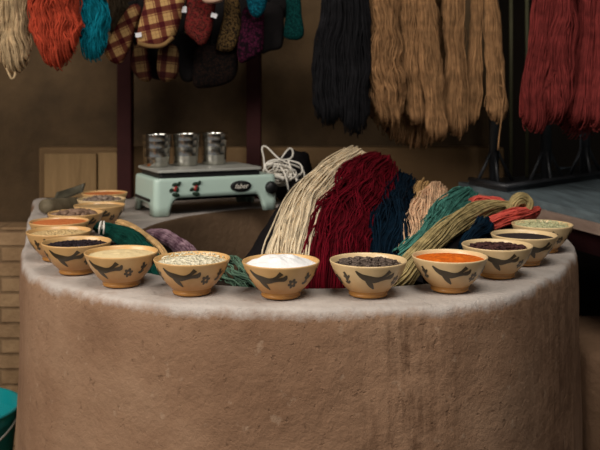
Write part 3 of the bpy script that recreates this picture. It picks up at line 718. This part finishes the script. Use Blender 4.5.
hang('widest brown wool skein, next to the black skeins', 386, 388, 111, 3.05, 17, Y['wool'], 23, gw, 150, .0032, .05, xs=[384, 385, 386, 390], hws=[16, 17, 19, 18], waves=1.9, wob=.24, bulge=.07, slim=.85)
hang('slim brown wool skein, second from the black skeins', 410, 412, 115, 3.06, 11, Y['wool'], 24, gw, 100, .0032, .045, xs=[410, 411, 416], hws=[11, 12, 10], waves=1.9, wob=.24, bulge=.07, slim=.85)
hang('long brown wool skein in the middle, reaching lower than its neighbours', 428, 437, 128, 3.03, 12, Y['wool'], 25, gw, 110, .0032, .045, xs=[425, 428, 432, 437], hws=[10, 11, 12, 12], waves=1.9, wob=.24, bulge=.07, slim=.85)
hang('brown wool skein, third from the right of its rail', 454, 456, 122, 3.06, 13, Y['wool'], 26, gw, 110, .0032, .045, xs=[453, 454, 455, 457], hws=[12, 12, 12, 13], waves=1.9, wob=.24, bulge=.07, slim=.85)
hang('thin brown wool skein, second from the right of its rail', 475, 474, 115, 3.08, 7.5, Y['wool'], 27, gw, 80, .0032, .04, xs=[477, 476, 475, 472], hws=[7, 7.5, 9], waves=1.9, wob=.24, bulge=.07, slim=.85)
o = hang('separate brown wool skein with a frayed end, at the right of its rail', 493, 499, 112, 3.05, 8, Y['wool'], 28, gw, 85, .0032, .04, xs=[491, 493, 495, 498], hws=[7.5, 8, 9, 11], fray=.15, waves=1.9, wob=.24, bulge=.07, slim=.85)
g = G(); g.tube(catmull([P(501, 70, 3.0), P(504, 90, 3.0), P(502, 108, 3.0), P(501, 122, 3.0), P(499, 138, 3.01), P(498, 150, 3.02)], 30), .0028, 5)
g.tube(catmull([P(499, 85, 3.0), P(504, 88, 2.99), P(506, 98, 3.0), P(505, 112, 3.0)], 20), .0024, 5)
mesh_obj('loose_strand', g.v, g.f, Y['wool'], o, P(491, -12, 3.05))
hang('shadowed brown wool skein hanging low behind the others', 415, 418, 127, 3.2, 44, Y['wool'], 29, gw, 240, .0034, .05, hws=[36, 42, 50], xs=[420, 418, 416], wob=.12)
gr = 'dusky red skeins on the right rail'
hang('leftmost dusky red skein, hanging at the edge of the dark gap', 542, 537, 117, 2.92, 15, Y['rose'], 31, gr, 110, .0036, .05, xs=[548, 544, 538, 536], hws=[13, 14, 15, 16])
hang('second dusky red skein from the left with a ruffled end', 563, 555, 104, 2.88, 14, Y['rose'], 32, gr, 110, .0036, .045, xs=[566, 563, 559, 556], hws=[12, 13, 14, 15], fray=.2, wob=.35)
hang('third dusky red skein from the left', 588, 580, 112, 2.9, 13, Y['rose'], 33, gr, 110, .0036, .045, xs=[592, 589, 584, 581], hws=[11, 12, 13, 14])
hang('dusky red skein cut by the right edge of the photo', 608, 602, 118, 2.86, 13, Y['rose'], 34, gr, 100, .0036, .045, xs=[609, 606, 602], hws=[10, 12, 13])
hang('shadowed dusky red skein hanging lowest behind the other red skeins', 582, 580, 112, 3.05, 34, Y['rose'], 35, gr, 200, .0036, .05, xs=[585, 582, 578], hws=[28, 32, 32], mode='u' if False else 'v', ytop=-12)
# rails that carry them
def rail(x0, x1, d, lab, zoff=.0, y=-13):
    a, b = P(x0, y, d), P(x1, y, d); g = G(); g.tube([a, (a+b)/2, b], .014, 10); tag(g.build('hanging_rail', M['pole'], None, a), lab, 'pole')
rail(-60, 140, 2.9, 'wooden rail carrying the cream, orange and teal skeins'); rail(300, 518, 3.06, 'wooden rail carrying the black and brown wool skeins'); rail(515, 680, 2.9, 'wooden rail carrying the dusky red skeins')
rail(96, 312, 3.26, 'wooden rail carrying the mitts and pouches', y=-16)

# ================================================================ MITTS AND POUCHES
def pouch(name, label, cat, poly, d, th, mat, group, parts=(), strap=True):
    c0 = P(np.mean([p[0] for p in poly]), max(p[1] for p in poly), d)
    pl = np.array([P(x, y, d) for x, y in poly]); pl = catmull(pl, 44, True); cen = pl.mean(0)
    v = []; rr = [(1, 0), (.985, .28), (.94, .55), (.84, .8), (.66, .95), (.4, 1.0), (.15, 1.03)]
    rows_ = [(s, -t) for s, t in rr[::-1]]+[(s, t) for s, t in rr[1:]]
    for s, t in rows_:
        for q in pl:
            w = cen+(q-cen)*s; w = w+np.array([0, t*th+.004*nz(w[0], w[2], t, 14), .0]); v.append(w)
    k_ = len(pl); f = [(r_*k_+i, r_*k_+(i+1) % k_, (r_+1)*k_+(i+1) % k_, (r_+1)*k_+i) for r_ in range(len(rows_)-1) for i in range(k_)]
    f += [tuple(range(k_-1, -1, -1)), tuple((len(rows_)-1)*k_+i for i in range(k_))]
    rt = thing(name, label, cat, c0, group)
    mesh_obj('padded_body', v, f, mat, rt, c0)
    if strap:
        tp_ = pl[np.argmax(pl[:, 2])]; zt = P(0, -16, 3.26)[2]+.012
        g = G(); top_ = np.array([tp_[0], 3.26, zt]); g.tube(catmull([tp_+np.array([0, 0, -.01]), tp_*.5+top_*.5+np.array([0, -.004, 0]), top_+np.array([0, -.012, 0]), top_+np.array([0, .010, .002])], 12), .004, 6)
        mesh_obj('strap', g.v, g.f, M['blackfab'], rt, c0)
    for p in parts: p(rt, c0, d, th)
    return rt
def care_tag(x, y, w, h, tilt=.2, dd=None):
    def fn(rt, c0, d, th):
        g = G(); c = P(x, y, d-th*1.12 if dd is None else dd); a = w*d/F/2; b = h*d/F/2; v = []
        for yy in (-.0012, .0012):
            for (sx_, sz_) in ((-1, -1), (1, -1), (1, 1), (-1, 1)):
                v.append(c+np.array([sx_*a*math.cos(tilt)-sz_*b*math.sin(tilt), yy, sx_*a*math.sin(tilt)+sz_*b*math.cos(tilt)]))
        g.add(v, [(0, 1, 2, 3), (7, 6, 5, 4), (0, 4, 5, 1), (1, 5, 6, 2), (2, 6, 7, 3), (3, 7, 4, 0)])
        o = g.build('cloth_tag', M['tag'], rt, c0, False); o['label'] = 'small white tag'
    return fn
def binding(pts, w):
    def fn(rt, c0, d, th):
        g = G(); g.tube(catmull([P(x, y, d-th*.85) for x, y in pts], 20), w*d/F, 8); mesh_obj('binding', g.v, g.f, M['hem'], rt, c0)['label'] = 'tan cloth binding'
    return fn
gm = 'mitts and pouches on the rail'
pouch('plaid_mitt', 'narrow plaid mitt slanting beside the teal skein, tan and maroon', 'mitt', [(138, 4), (141, 12), (134, 34), (126, 56), (119, 64), (110, 61), (105, 52), (110, 38), (120, 20), (130, 6)], 3.08, .026, plaid('plaid_slanted', 25, .62, 1.0), gm)
pouch('plaid_mitt', 'large tan and maroon plaid mitt with white tag, topmost of the bunch', 'mitt', [(147, -6), (183, -6), (182, 12), (179, 26), (174, 37), (166, 46), (152, 48), (139, 46), (137, 36), (140, 20), (144, 6)], 2.98, .036, plaid('plaid_large', 12, .62), gm, (care_tag(138.5, 35, 6, 4.5, .15), binding([(138, 43), (150, 46), (163, 45), (173, 37)], 2.2)))
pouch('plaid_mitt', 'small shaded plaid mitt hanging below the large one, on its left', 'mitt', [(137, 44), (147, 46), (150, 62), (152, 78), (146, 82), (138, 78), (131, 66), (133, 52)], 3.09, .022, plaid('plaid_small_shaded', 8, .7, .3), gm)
pouch('plaid_mitt', 'small shaded plaid mitt hanging below the large one, on its right', 'mitt', [(161, 44), (176, 46), (179, 62), (177, 76), (169, 82), (160, 79), (157, 66)], 3.08, .024, plaid('plaid_small_right_shaded', -6, .7, .3), gm)
pouch('cloth_pouch', 'red paisley pouch with white tag beside the large plaid mitt', 'pouch', [(189, -6), (214, -4), (214, 16), (210, 36), (202, 46), (194, 40), (185, 31), (186, 14)], 3.0, .024, M['paisley'], gm, (care_tag(214, 15.5, 6, 4.5, -.3), care_tag(184, 9.5, 5, 6, .0)))
pouch('cloth_pouch', 'gold brocade pouch hanging between red paisley and purple floral', 'pouch', [(226, -4), (238, -2), (241, 22), (238, 40), (232, 51), (217, 50), (218, 38), (223, 18)], 3.06, .022, M['gold'], gm)
pouch('cloth_pouch', 'dark brown pouch hanging lowest of the bunch', 'pouch', [(198, 46), (232, 46), (238, 60), (236, 76), (226, 84), (208, 88), (194, 86), (193, 66)], 3.10, .024, M['brownfab'], gm)
pouch('cloth_pouch', 'black pouch between the shaded plaid mitt and the lowest brown one', 'pouch', [(178, 34), (194, 38), (196, 60), (193, 80), (182, 80), (177, 60)], 3.14, .022, M['blackfab'], gm)
pouch('cloth_pouch', 'dark purple pouch with pink flowers in front of the maroon post', 'pouch', [(244, 8), (262, 8), (264, 32), (262, 52), (250, 60), (240, 63), (237, 50), (241, 26)], 3.05, .022, M['floral'], gm)
pouch('cloth_pouch', 'plain black pouch right of the purple floral one', 'pouch', [(261, 4), (281, 6), (284, 26), (282, 47), (270, 51), (260, 53), (259, 28)], 3.12, .022, M['blackfab'], gm)
pouch('cloth_pouch', 'bright teal velvet pouch above the purple floral one', 'pouch', [(247, -8), (267, -8), (266, 6), (262, 15), (256, 18), (250, 13), (247, 3)], 2.98, .024, M['tealv'], gm)
pouch('cloth_pouch', 'dark teal pouch at the right end of the bunch', 'pouch', [(287, -6), (299, -6), (302, 16), (304, 34), (298, 40), (285, 38), (284, 30), (286, 12)], 3.08, .020, M['greenv'], gm)
pouch('cloth_pouch', 'black filler pouch added behind the large plaid mitt', 'pouch', [(128, 2), (180, 2), (184, 40), (178, 70), (164, 80), (148, 76), (140, 60), (130, 30)], 3.19, .022, M['blackfab'], gm)  # added black shape that keeps the gaps between the mitts dark
pouch('cloth_pouch', 'black filler pouch added behind the red paisley and gold pouches', 'pouch', [(184, -2), (246, -2), (250, 30), (238, 56), (214, 64), (194, 56), (186, 30)], 3.18, .022, M['blackfab'], gm)  # added black shape that darkens the space behind the upper pouches
pouch('cloth_pouch', 'black pouch between the bright teal and dark teal pouches', 'pouch', [(262, -8), (288, -8), (288, 12), (280, 20), (264, 16)], 3.17, .020, M['blackfab'], gm)
pouch('cloth_pouch', 'pale pink cloth pouch peeping in at the top above the red paisley', 'pouch', [(198, -10), (226, -10), (224, -1), (216, 3), (204, 2)], 2.93, .02, M['palefab'], gm)

# ================================================================ YARN HEAP IN THE HOLLOW
gy = 'yarn skeins heaped in the hollow of the counter'
heaps = []
def heap_skein(label, pts, hwpx, ht, n_, mat, seed, r=.0038, mode='v', ref=(0, -.8, .6), wob=.25, loops=(0, 1), twist=0., waves=1., name='yarn_skein', group=gy, support=True, core=True):
    ctrl = np.array([P(*q) for q in pts]); d = np.array([q[2] for q in pts])
    hw = [h*q/F for h, q in zip(np.interp(np.linspace(0, 1, len(pts)), np.linspace(0, 1, len(hwpx)), hwpx), d)]
    o = skein(name, ctrl, hw, ht, n_, r, mat, seed, loops, mode, wob, ref, twist, waves=waves, core=core)
    if support:
        c = catmull(np.column_stack([ctrl, hw]), 16); heaps.extend([(q[0], q[1], q[2]-max(ht)*.8, q[3]) for q in c])
    return tag(o, label, 'yarn', group)
heap_skein('cream skein fanning out at the left of the heap', [(356, 157, 2.80), (339, 171, 2.66), (317, 194, 2.44), (302, 220, 2.2), (293, 250, 2.02), (289, 280, 1.92)], [12, 17, 21, 23, 24, 24], [.03, .04, .04], 120, Y['cream'], 41, wob=.18)
heap_skein('deep crimson skein spread over the middle of the heap', [(380, 163, 2.76), (369, 176, 2.62), (354, 204, 2.38), (342, 235, 2.13), (337, 262, 1.98), (335, 290, 1.90)], [14, 24, 29, 33, 34, 34], [.035, .05, .05], 190, Y['red'], 42, wob=.3, waves=1.4)
heap_skein('navy blue skein right of the crimson one', [(402, 182, 2.74), (397, 196, 2.58), (392, 218, 2.34), (387, 246, 2.1), (384, 276, 1.96)], [13, 20, 23, 23, 23], [.035, .045, .045], 150, Y['navy'], 43, wob=.3)
heap_skein('tan skein standing between the navy and peach skeins', [(424, 187, 2.70), (420, 198, 2.62), (416, 216, 2.5), (412, 240, 2.35)], [8, 9, 8], [.025, .03], 70, Y['tan'], 44, wob=.35)
heap_skein('peach skein twisted down towards the orange powder bowl', [(439, 193, 2.64), (433, 203, 2.52), (423, 219, 2.34), (411, 240, 2.15), (402, 258, 2.02)], [11, 15, 15, 13, 10], [.025, .03], 100, Y['peach'], 45, wob=.35, twist=1.5, ref=(.4, -.8, .5))
heap_skein('sea green skein lying between the peach and khaki skeins', [(470, 198, 2.64), (458, 206, 2.5), (441, 219, 2.32), (424, 237, 2.14), (406, 254, 2.0)], [9, 14, 12, 9, 8], [.025, .03], 105, Y['green'], 46, wob=.35, twist=1., ref=(.5, -.7, .5))
heap_skein('long khaki skein with a folded knot at its far right end', [(516, 208, 2.42), (497, 207, 2.40), (476, 211, 2.32), (456, 223, 2.18), (436, 240, 2.04), (418, 257, 1.94), (400, 276, 1.88)], [5, 7, 9, 9, 9, 10, 13], [.018, .024, .026], 95, Y['khaki'], 47, wob=.3, twist=1.2, ref=(.5, -.7, .5))
kn = skein('folded_end', [P(511, 208, 2.37), P(514, 202, 2.37), P(520, 199, 2.38), P(525, 202, 2.39), P(526, 207, 2.39), P(524, 211, 2.39)], [.012, .018, .013], [.012, .016, .012], 50, .0038, Y['khaki'], 48, (0, 1), 'v', .3, (0, -.9, .4))
kh = [o for o in C.objects if o.get('label', '').startswith('long khaki')][0]
kn.parent = kh; kn.location = Vector(kn.location)-Vector(kh.location)
heap_skein('coral skein showing above the long khaki one', [(462, 213, 2.50), (474, 205, 2.54), (486, 203, 2.56), (498, 204, 2.56)], [6, 7, 6, 4], [.02, .02], 55, Y['coral'], 49, wob=.3, ref=(0, -.7, .7))
heap_skein('coral skein lying right below the khaki knot, behind the dark powder', [(478, 229, 2.26), (496, 222, 2.28), (515, 216, 2.34), (534, 213, 2.42)], [6, 6.5, 6, 4], [.02, .022], 60, Y['coral'], 50, wob=.3, ref=(0, -.7, .7))
heap_skein('small navy skein behind the dark dried petals bowl', [(486, 224, 2.13), (482, 228, 2.11), (473, 236, 2.06), (464, 245, 2.02)], [8, 8, 6, 4], [.016, .018], 40, Y['navy'], 51, wob=.25, ref=(0, -.8, .6))
# support mounds
import bisect
def inside(poly, x, y):
    c = False; j = len(poly)-1
    for i in range(len(poly)):
        xi, yi = poly[i]; xj, yj = poly[j]
        if (yi > y) != (yj > y) and x < (xj-xi)*(y-yi)/(yj-yi)+xi: c = not c
        j = i
    return c
def mound(name, pts, label, cat, mat, x0, x1, y0, y1, step=.018, k_=8.0, wr=1.0):
    pts = np.array(pts); xs = np.arange(x0, x1, step); ys = np.arange(y0, y1, step); idx = {}; v = []; f = []
    hgt = np.full((len(xs), len(ys)), -.36)
    for i, x in enumerate(xs):
        for j, y in enumerate(ys):
            d = np.maximum(0, np.hypot(pts[:, 0]-x, pts[:, 1]-y)-pts[:, 3]*.75)
            hgt[i, j] = np.max(pts[:, 2]-d*d*k_-d*.35)+wr*(.006*nz(x, y, 0, 18)+.004*nz(x, y, 2, 40)-.008)
    ins = {(i, j): inside(INN, xs[i], ys[j]) for i in range(len(xs)) for j in range(len(ys))}
    near = lambda i, j: ins[i, j] and all(ins.get((i+a, j+b), False) for a in (-1, 0, 1) for b in (-1, 0, 1))
    keep = {}
    for i in range(len(xs)):
        for j in range(len(ys)):
            if near(i, j): hgt[i, j] = max(hgt[i, j], -.345); keep[i, j] = True
            else: keep[i, j] = hgt[i, j] > .004
    def vid(i, j):
        if (i, j) not in idx: idx[i, j] = len(v); v.append((xs[i], ys[j], hgt[i, j]))
        return idx[i, j]
    for i in range(len(xs)-1):
        for j in range(len(ys)-1):
            if all(keep[a] for a in ((i, j), (i+1, j), (i+1, j+1), (i, j+1))): f.append((vid(i, j), vid(i+1, j), vid(i+1, j+1), vid(i, j+1)))
    o = mesh_obj(name, v, f, mat, None, (float(pts[:, 0].mean()), float(pts[:, 1].mean()), -.35)); tag(o, label, cat)
    return o
extra = [P(*q) for q in ((314, 172, 2.82), (303, 190, 2.66), (290, 212, 2.46), (277, 234, 2.26), (267, 256, 2.1), (262, 275, 2.0))]
mound('black_cloth', heaps+[(q[0], q[1], q[2], .03) for q in extra], 'black cloth heaped under the skeins, showing left of the cream one', 'cloth', M['darkcloth'], -.35, .80, 1.80, 3.12)
heaps.clear()
gy2 = 'yarn skeins on the left inner edge'
o = heap_skein('forest green skein with a white tie beside the black seed bowl', [(101, 228, 2.36), (118, 234, 2.31), (134, 243, 2.22), (147, 257, 2.10), (155, 277, 1.99)], [5, 8, 10, 11, 11], [.018, .024], 90, Y['forest'], 61, group=gy2, ref=(-.3, -.6, .7))
ol = np.array(P(155, 275, 1.99))
g = G()
for q in (0, 1):
    g.tube(catmull([P(99+4.5*q, 232, 2.29), P(99.5+4.5*q, 226, 2.28), P(101+3*q, 220, 2.30), P(102.5+1.5*q, 222, 2.33), P(102, 228, 2.33)], 16), .0025, 6)
t_ = mesh_obj('tie', g.v, g.f, M['white'], o, ol); t_['label'] = 'white tie'
heap_skein('straw coloured skein lying along the forest green one', [(119, 223, 2.44), (134, 230, 2.34), (149, 240, 2.24), (161, 251, 2.13), (168, 264, 2.04)], [3.5, 4, 4, 3.5], [.010, .012], 38, Y['twine'], 62, group=gy2, ref=(-.3, -.6, .7), wob=.2)
heap_skein('mauve skein hanging into the hollow behind the greenish flakes bowl', [(150, 234, 2.56), (163, 236, 2.50), (178, 244, 2.40), (190, 256, 2.28), (198, 272, 2.16)], [4, 6, 7, 9, 10], [.014, .02], 50, Y['purple'], 63, group=gy2, ref=(-.3, -.6, .7), wob=.35, r=.003)
heap_skein('loose mint green strands between the greenish flakes and the white salt', [(206, 262, 2.06), (222, 267, 2.02), (238, 275, 1.96), (252, 288, 1.905)], [9, 11, 12, 12], [.016, .02], 16, Y['mint'], 64, group=gy2, ref=(-.2, -.7, .7), wob=.6, r=.003, core=False)
mound('brown_sack', heaps, 'dark brown sacking under the green and mauve skeins at left', 'sack', M['sack'], -.60, -.02, 1.78, 2.75, k_=14.)

# ================================================================ RIGHT SIDE: LOW TABLE, RACK, BLOCK
tb = thing('low_table', 'low table with blue grey planks at the right, behind the end bowls', 'table', (1.3, 3.2, -FZ))
TL = (1.3, 3.2, -FZ)
def prism(poly, z0, z1):
    n_ = len(poly); return [(x, y, z0) for x, y in poly]+[(x, y, z1) for x, y in poly], [tuple(range(n_-1, -1, -1)), tuple(range(n_, 2*n_))]+[(i, (i+1) % n_, n_+(i+1) % n_, n_+i) for i in range(n_)]
e0, e1 = np.array([.66, 3.47]), np.array([.915, 2.40])   # left edge of the table top
for i in range(5):
    far = (3.47, 3.60, 4.25, 4.25, 4.25)[i]; dr = (e0-e1)/(e0-e1)[1]; w = .414
    b = e1+np.array([.42*i, 0]); a = b+dr*(far-b[1])
    v, f = prism([(b[0], b[1]), (b[0]+w, b[1]), (a[0]+w, a[1]), (a[0], a[1])], .036, .062)
    mesh_obj('plank', v, f, M['slab'], tb, TL, False)
v, f = prism([(.905, 2.37), (2.6, 2.37), (2.6, 3.46), (.66, 3.46), (.775, 2.9)], .004, .0355)
mesh_obj('under_board', v, f, M['edge'], tb, TL, False)['label'] = 'worn pinkish brown board'
v, f = prism([(1.00, 2.42), (2.5, 2.42), (2.5, 2.46), (1.04, 2.46), (.87, 3.0), (.84, 3.0)], -.09, .004)
mesh_obj('apron', v, f, M['apron'], tb, TL, False)['label'] = 'dark red apron'
for (x, y) in ((1.58, 2.5), (2.45, 2.5), (2.45, 3.35), (.90, 3.35)):
    g = G(); g.box(x-.03, x+.03, y-.03, y+.03, -FZ, .004, .004); g.build('leg', M['edge'], tb, TL, False)
rk = thing('iron_rack', 'black iron rack with braced posts standing on the blue grey table', 'rack', (1.0, 3.2, .062)); RL = (1.0, 3.2, .062)
v, f = prism([(.765, 3.08), (1.82, 4.15), (1.45, 4.2), (.95, 3.56), (.72, 3.46), (.68, 3.36)], .0625, .078); mesh_obj('base_plate', v, f, M['iron'], rk, RL, False)
g = G()
lip = [np.array([.685, 3.36, .084]), np.array([.765, 3.085, .084]), np.array([1.81, 4.14, .084])]
g.tube(lip[:2], .010, 8); g.tube(lip[1:], .010, 8); g.build('rim', M['iron'], rk, RL)
def rpost(px_, d, ytop, r, mt='iron'):
    x = (px_-300)*d/F; zt = HC-(ytop-HY)*d/F
    g = G(); g.tube([(x, d, .078), (x, d, zt*.5+.04), (x, d, zt)], r, 12); g.build('post', M[mt], rk, RL)
    if mt == 'iron':
        for (dx, dy) in ((-.07, -.02), (.08, .03), (.0, -.07)):
            g = G(); g.tube([(x+dx, d+dy, .080), (x+dx*.5, d+dy*.5, .15), (x, d, .23)], .007, 8); g.build('brace', M['iron'], rk, RL)
rpost(494, 3.32, -20, .020); rpost(546, 3.40, -20, .022); rpost(511, 3.44, -20, .008, 'olive'); rpost(527, 3.5, -20, .008, 'olive')
rpost(585, 3.66, -20, .022)
g = G(); g.box(.845, 1.5, 2.44, 2.9, -FZ, -.34, .03)
tag(g.build('mud_block', M['mudblock'], None, (1.2, 2.5, -FZ)), 'brown mud block standing right of the counter, below the low table', 'block')
# bucket
bc = P(-41, 407, 2.86); zb0 = -FZ; zr = bc[2]
bk = thing('bucket', 'bright teal plastic bucket at the foot of the counter, lower left', 'bucket', (bc[0], bc[1], zb0)); BL = (bc[0], bc[1], zb0)
hh = zr-zb0; g = G(); g.lathe([(0, .004), (.15, 0), (.155, .006), (.185, hh-.05), (.188, hh-.045), (.192, hh-.03), (.196, hh-.006), (.205, hh-.004), (.206, hh), (.200, hh+.003), (.192, hh), (.150, .012), (0, .01)], BL, 48)
g.build('body', M['bucket'], bk, BL)
g = G(); g.tube([BL+np.array([.207*math.cos(a), .207*math.sin(a)-.01*math.sin(a), hh-.02-.16*math.sin(a)*0-.10*abs(math.sin(a))]) for a in np.linspace(math.pi, 2*math.pi, 24)], .004, 8)
g.build('handle', M['pan'], bk, BL)

# ================================================================ LIGHT AND CAMERA
def area(name, loc, target, size, power, color, sy=None):
    L = bpy.data.lights.new(name, 'AREA'); L.energy = power; L.color = color; L.size = size
    if sy: L.shape = 'RECTANGLE'; L.size_y = sy
    o = bpy.data.objects.new(name, L); C.objects.link(o); o.location = wloc(loc)
    o.rotation_euler = (Vector(wloc(target))-Vector(wloc(loc))).to_track_quat('-Z', 'Y').to_euler(); return o
area('doorway_light', (-3.0, -.2, 2.5), (-.1, 2.3, .05), 2.0, 118, (1, .92, .83))
area('overhead_fill', (.35, .75, 2.55), (.05, 2.3, 0), .9, 40, (1, .95, .88))  # added fill for the counter top and the right of the heap
w = bpy.data.worlds.new('world'); bpy.context.scene.world = w; w.use_nodes = True
w.node_tree.nodes['Background'].inputs[0].default_value = (.9, .93, 1.0, 1); w.node_tree.nodes['Background'].inputs[1].default_value = .2
cam = bpy.data.cameras.new('camera'); co = bpy.data.objects.new('camera', cam); C.objects.link(co)
co.location = wloc((0, 0, HC)); co.rotation_euler = (math.radians(90), 0, 0)
cam.sensor_width = 36; cam.lens = F/600*36; cam.shift_y = -(225-HY)/600; cam.clip_start = .02
cam.dof.use_dof = True; cam.dof.focus_distance = 1.72*U; cam.dof.aperture_fstop = 9.0
sc_ = bpy.context.scene; sc_.camera = co
sc_.view_settings.view_transform = 'Standard'; sc_.view_settings.look = 'None'; sc_.view_settings.gamma = 1; sc_.view_settings.use_curve_mapping = False
sc_.view_settings.exposure = 0
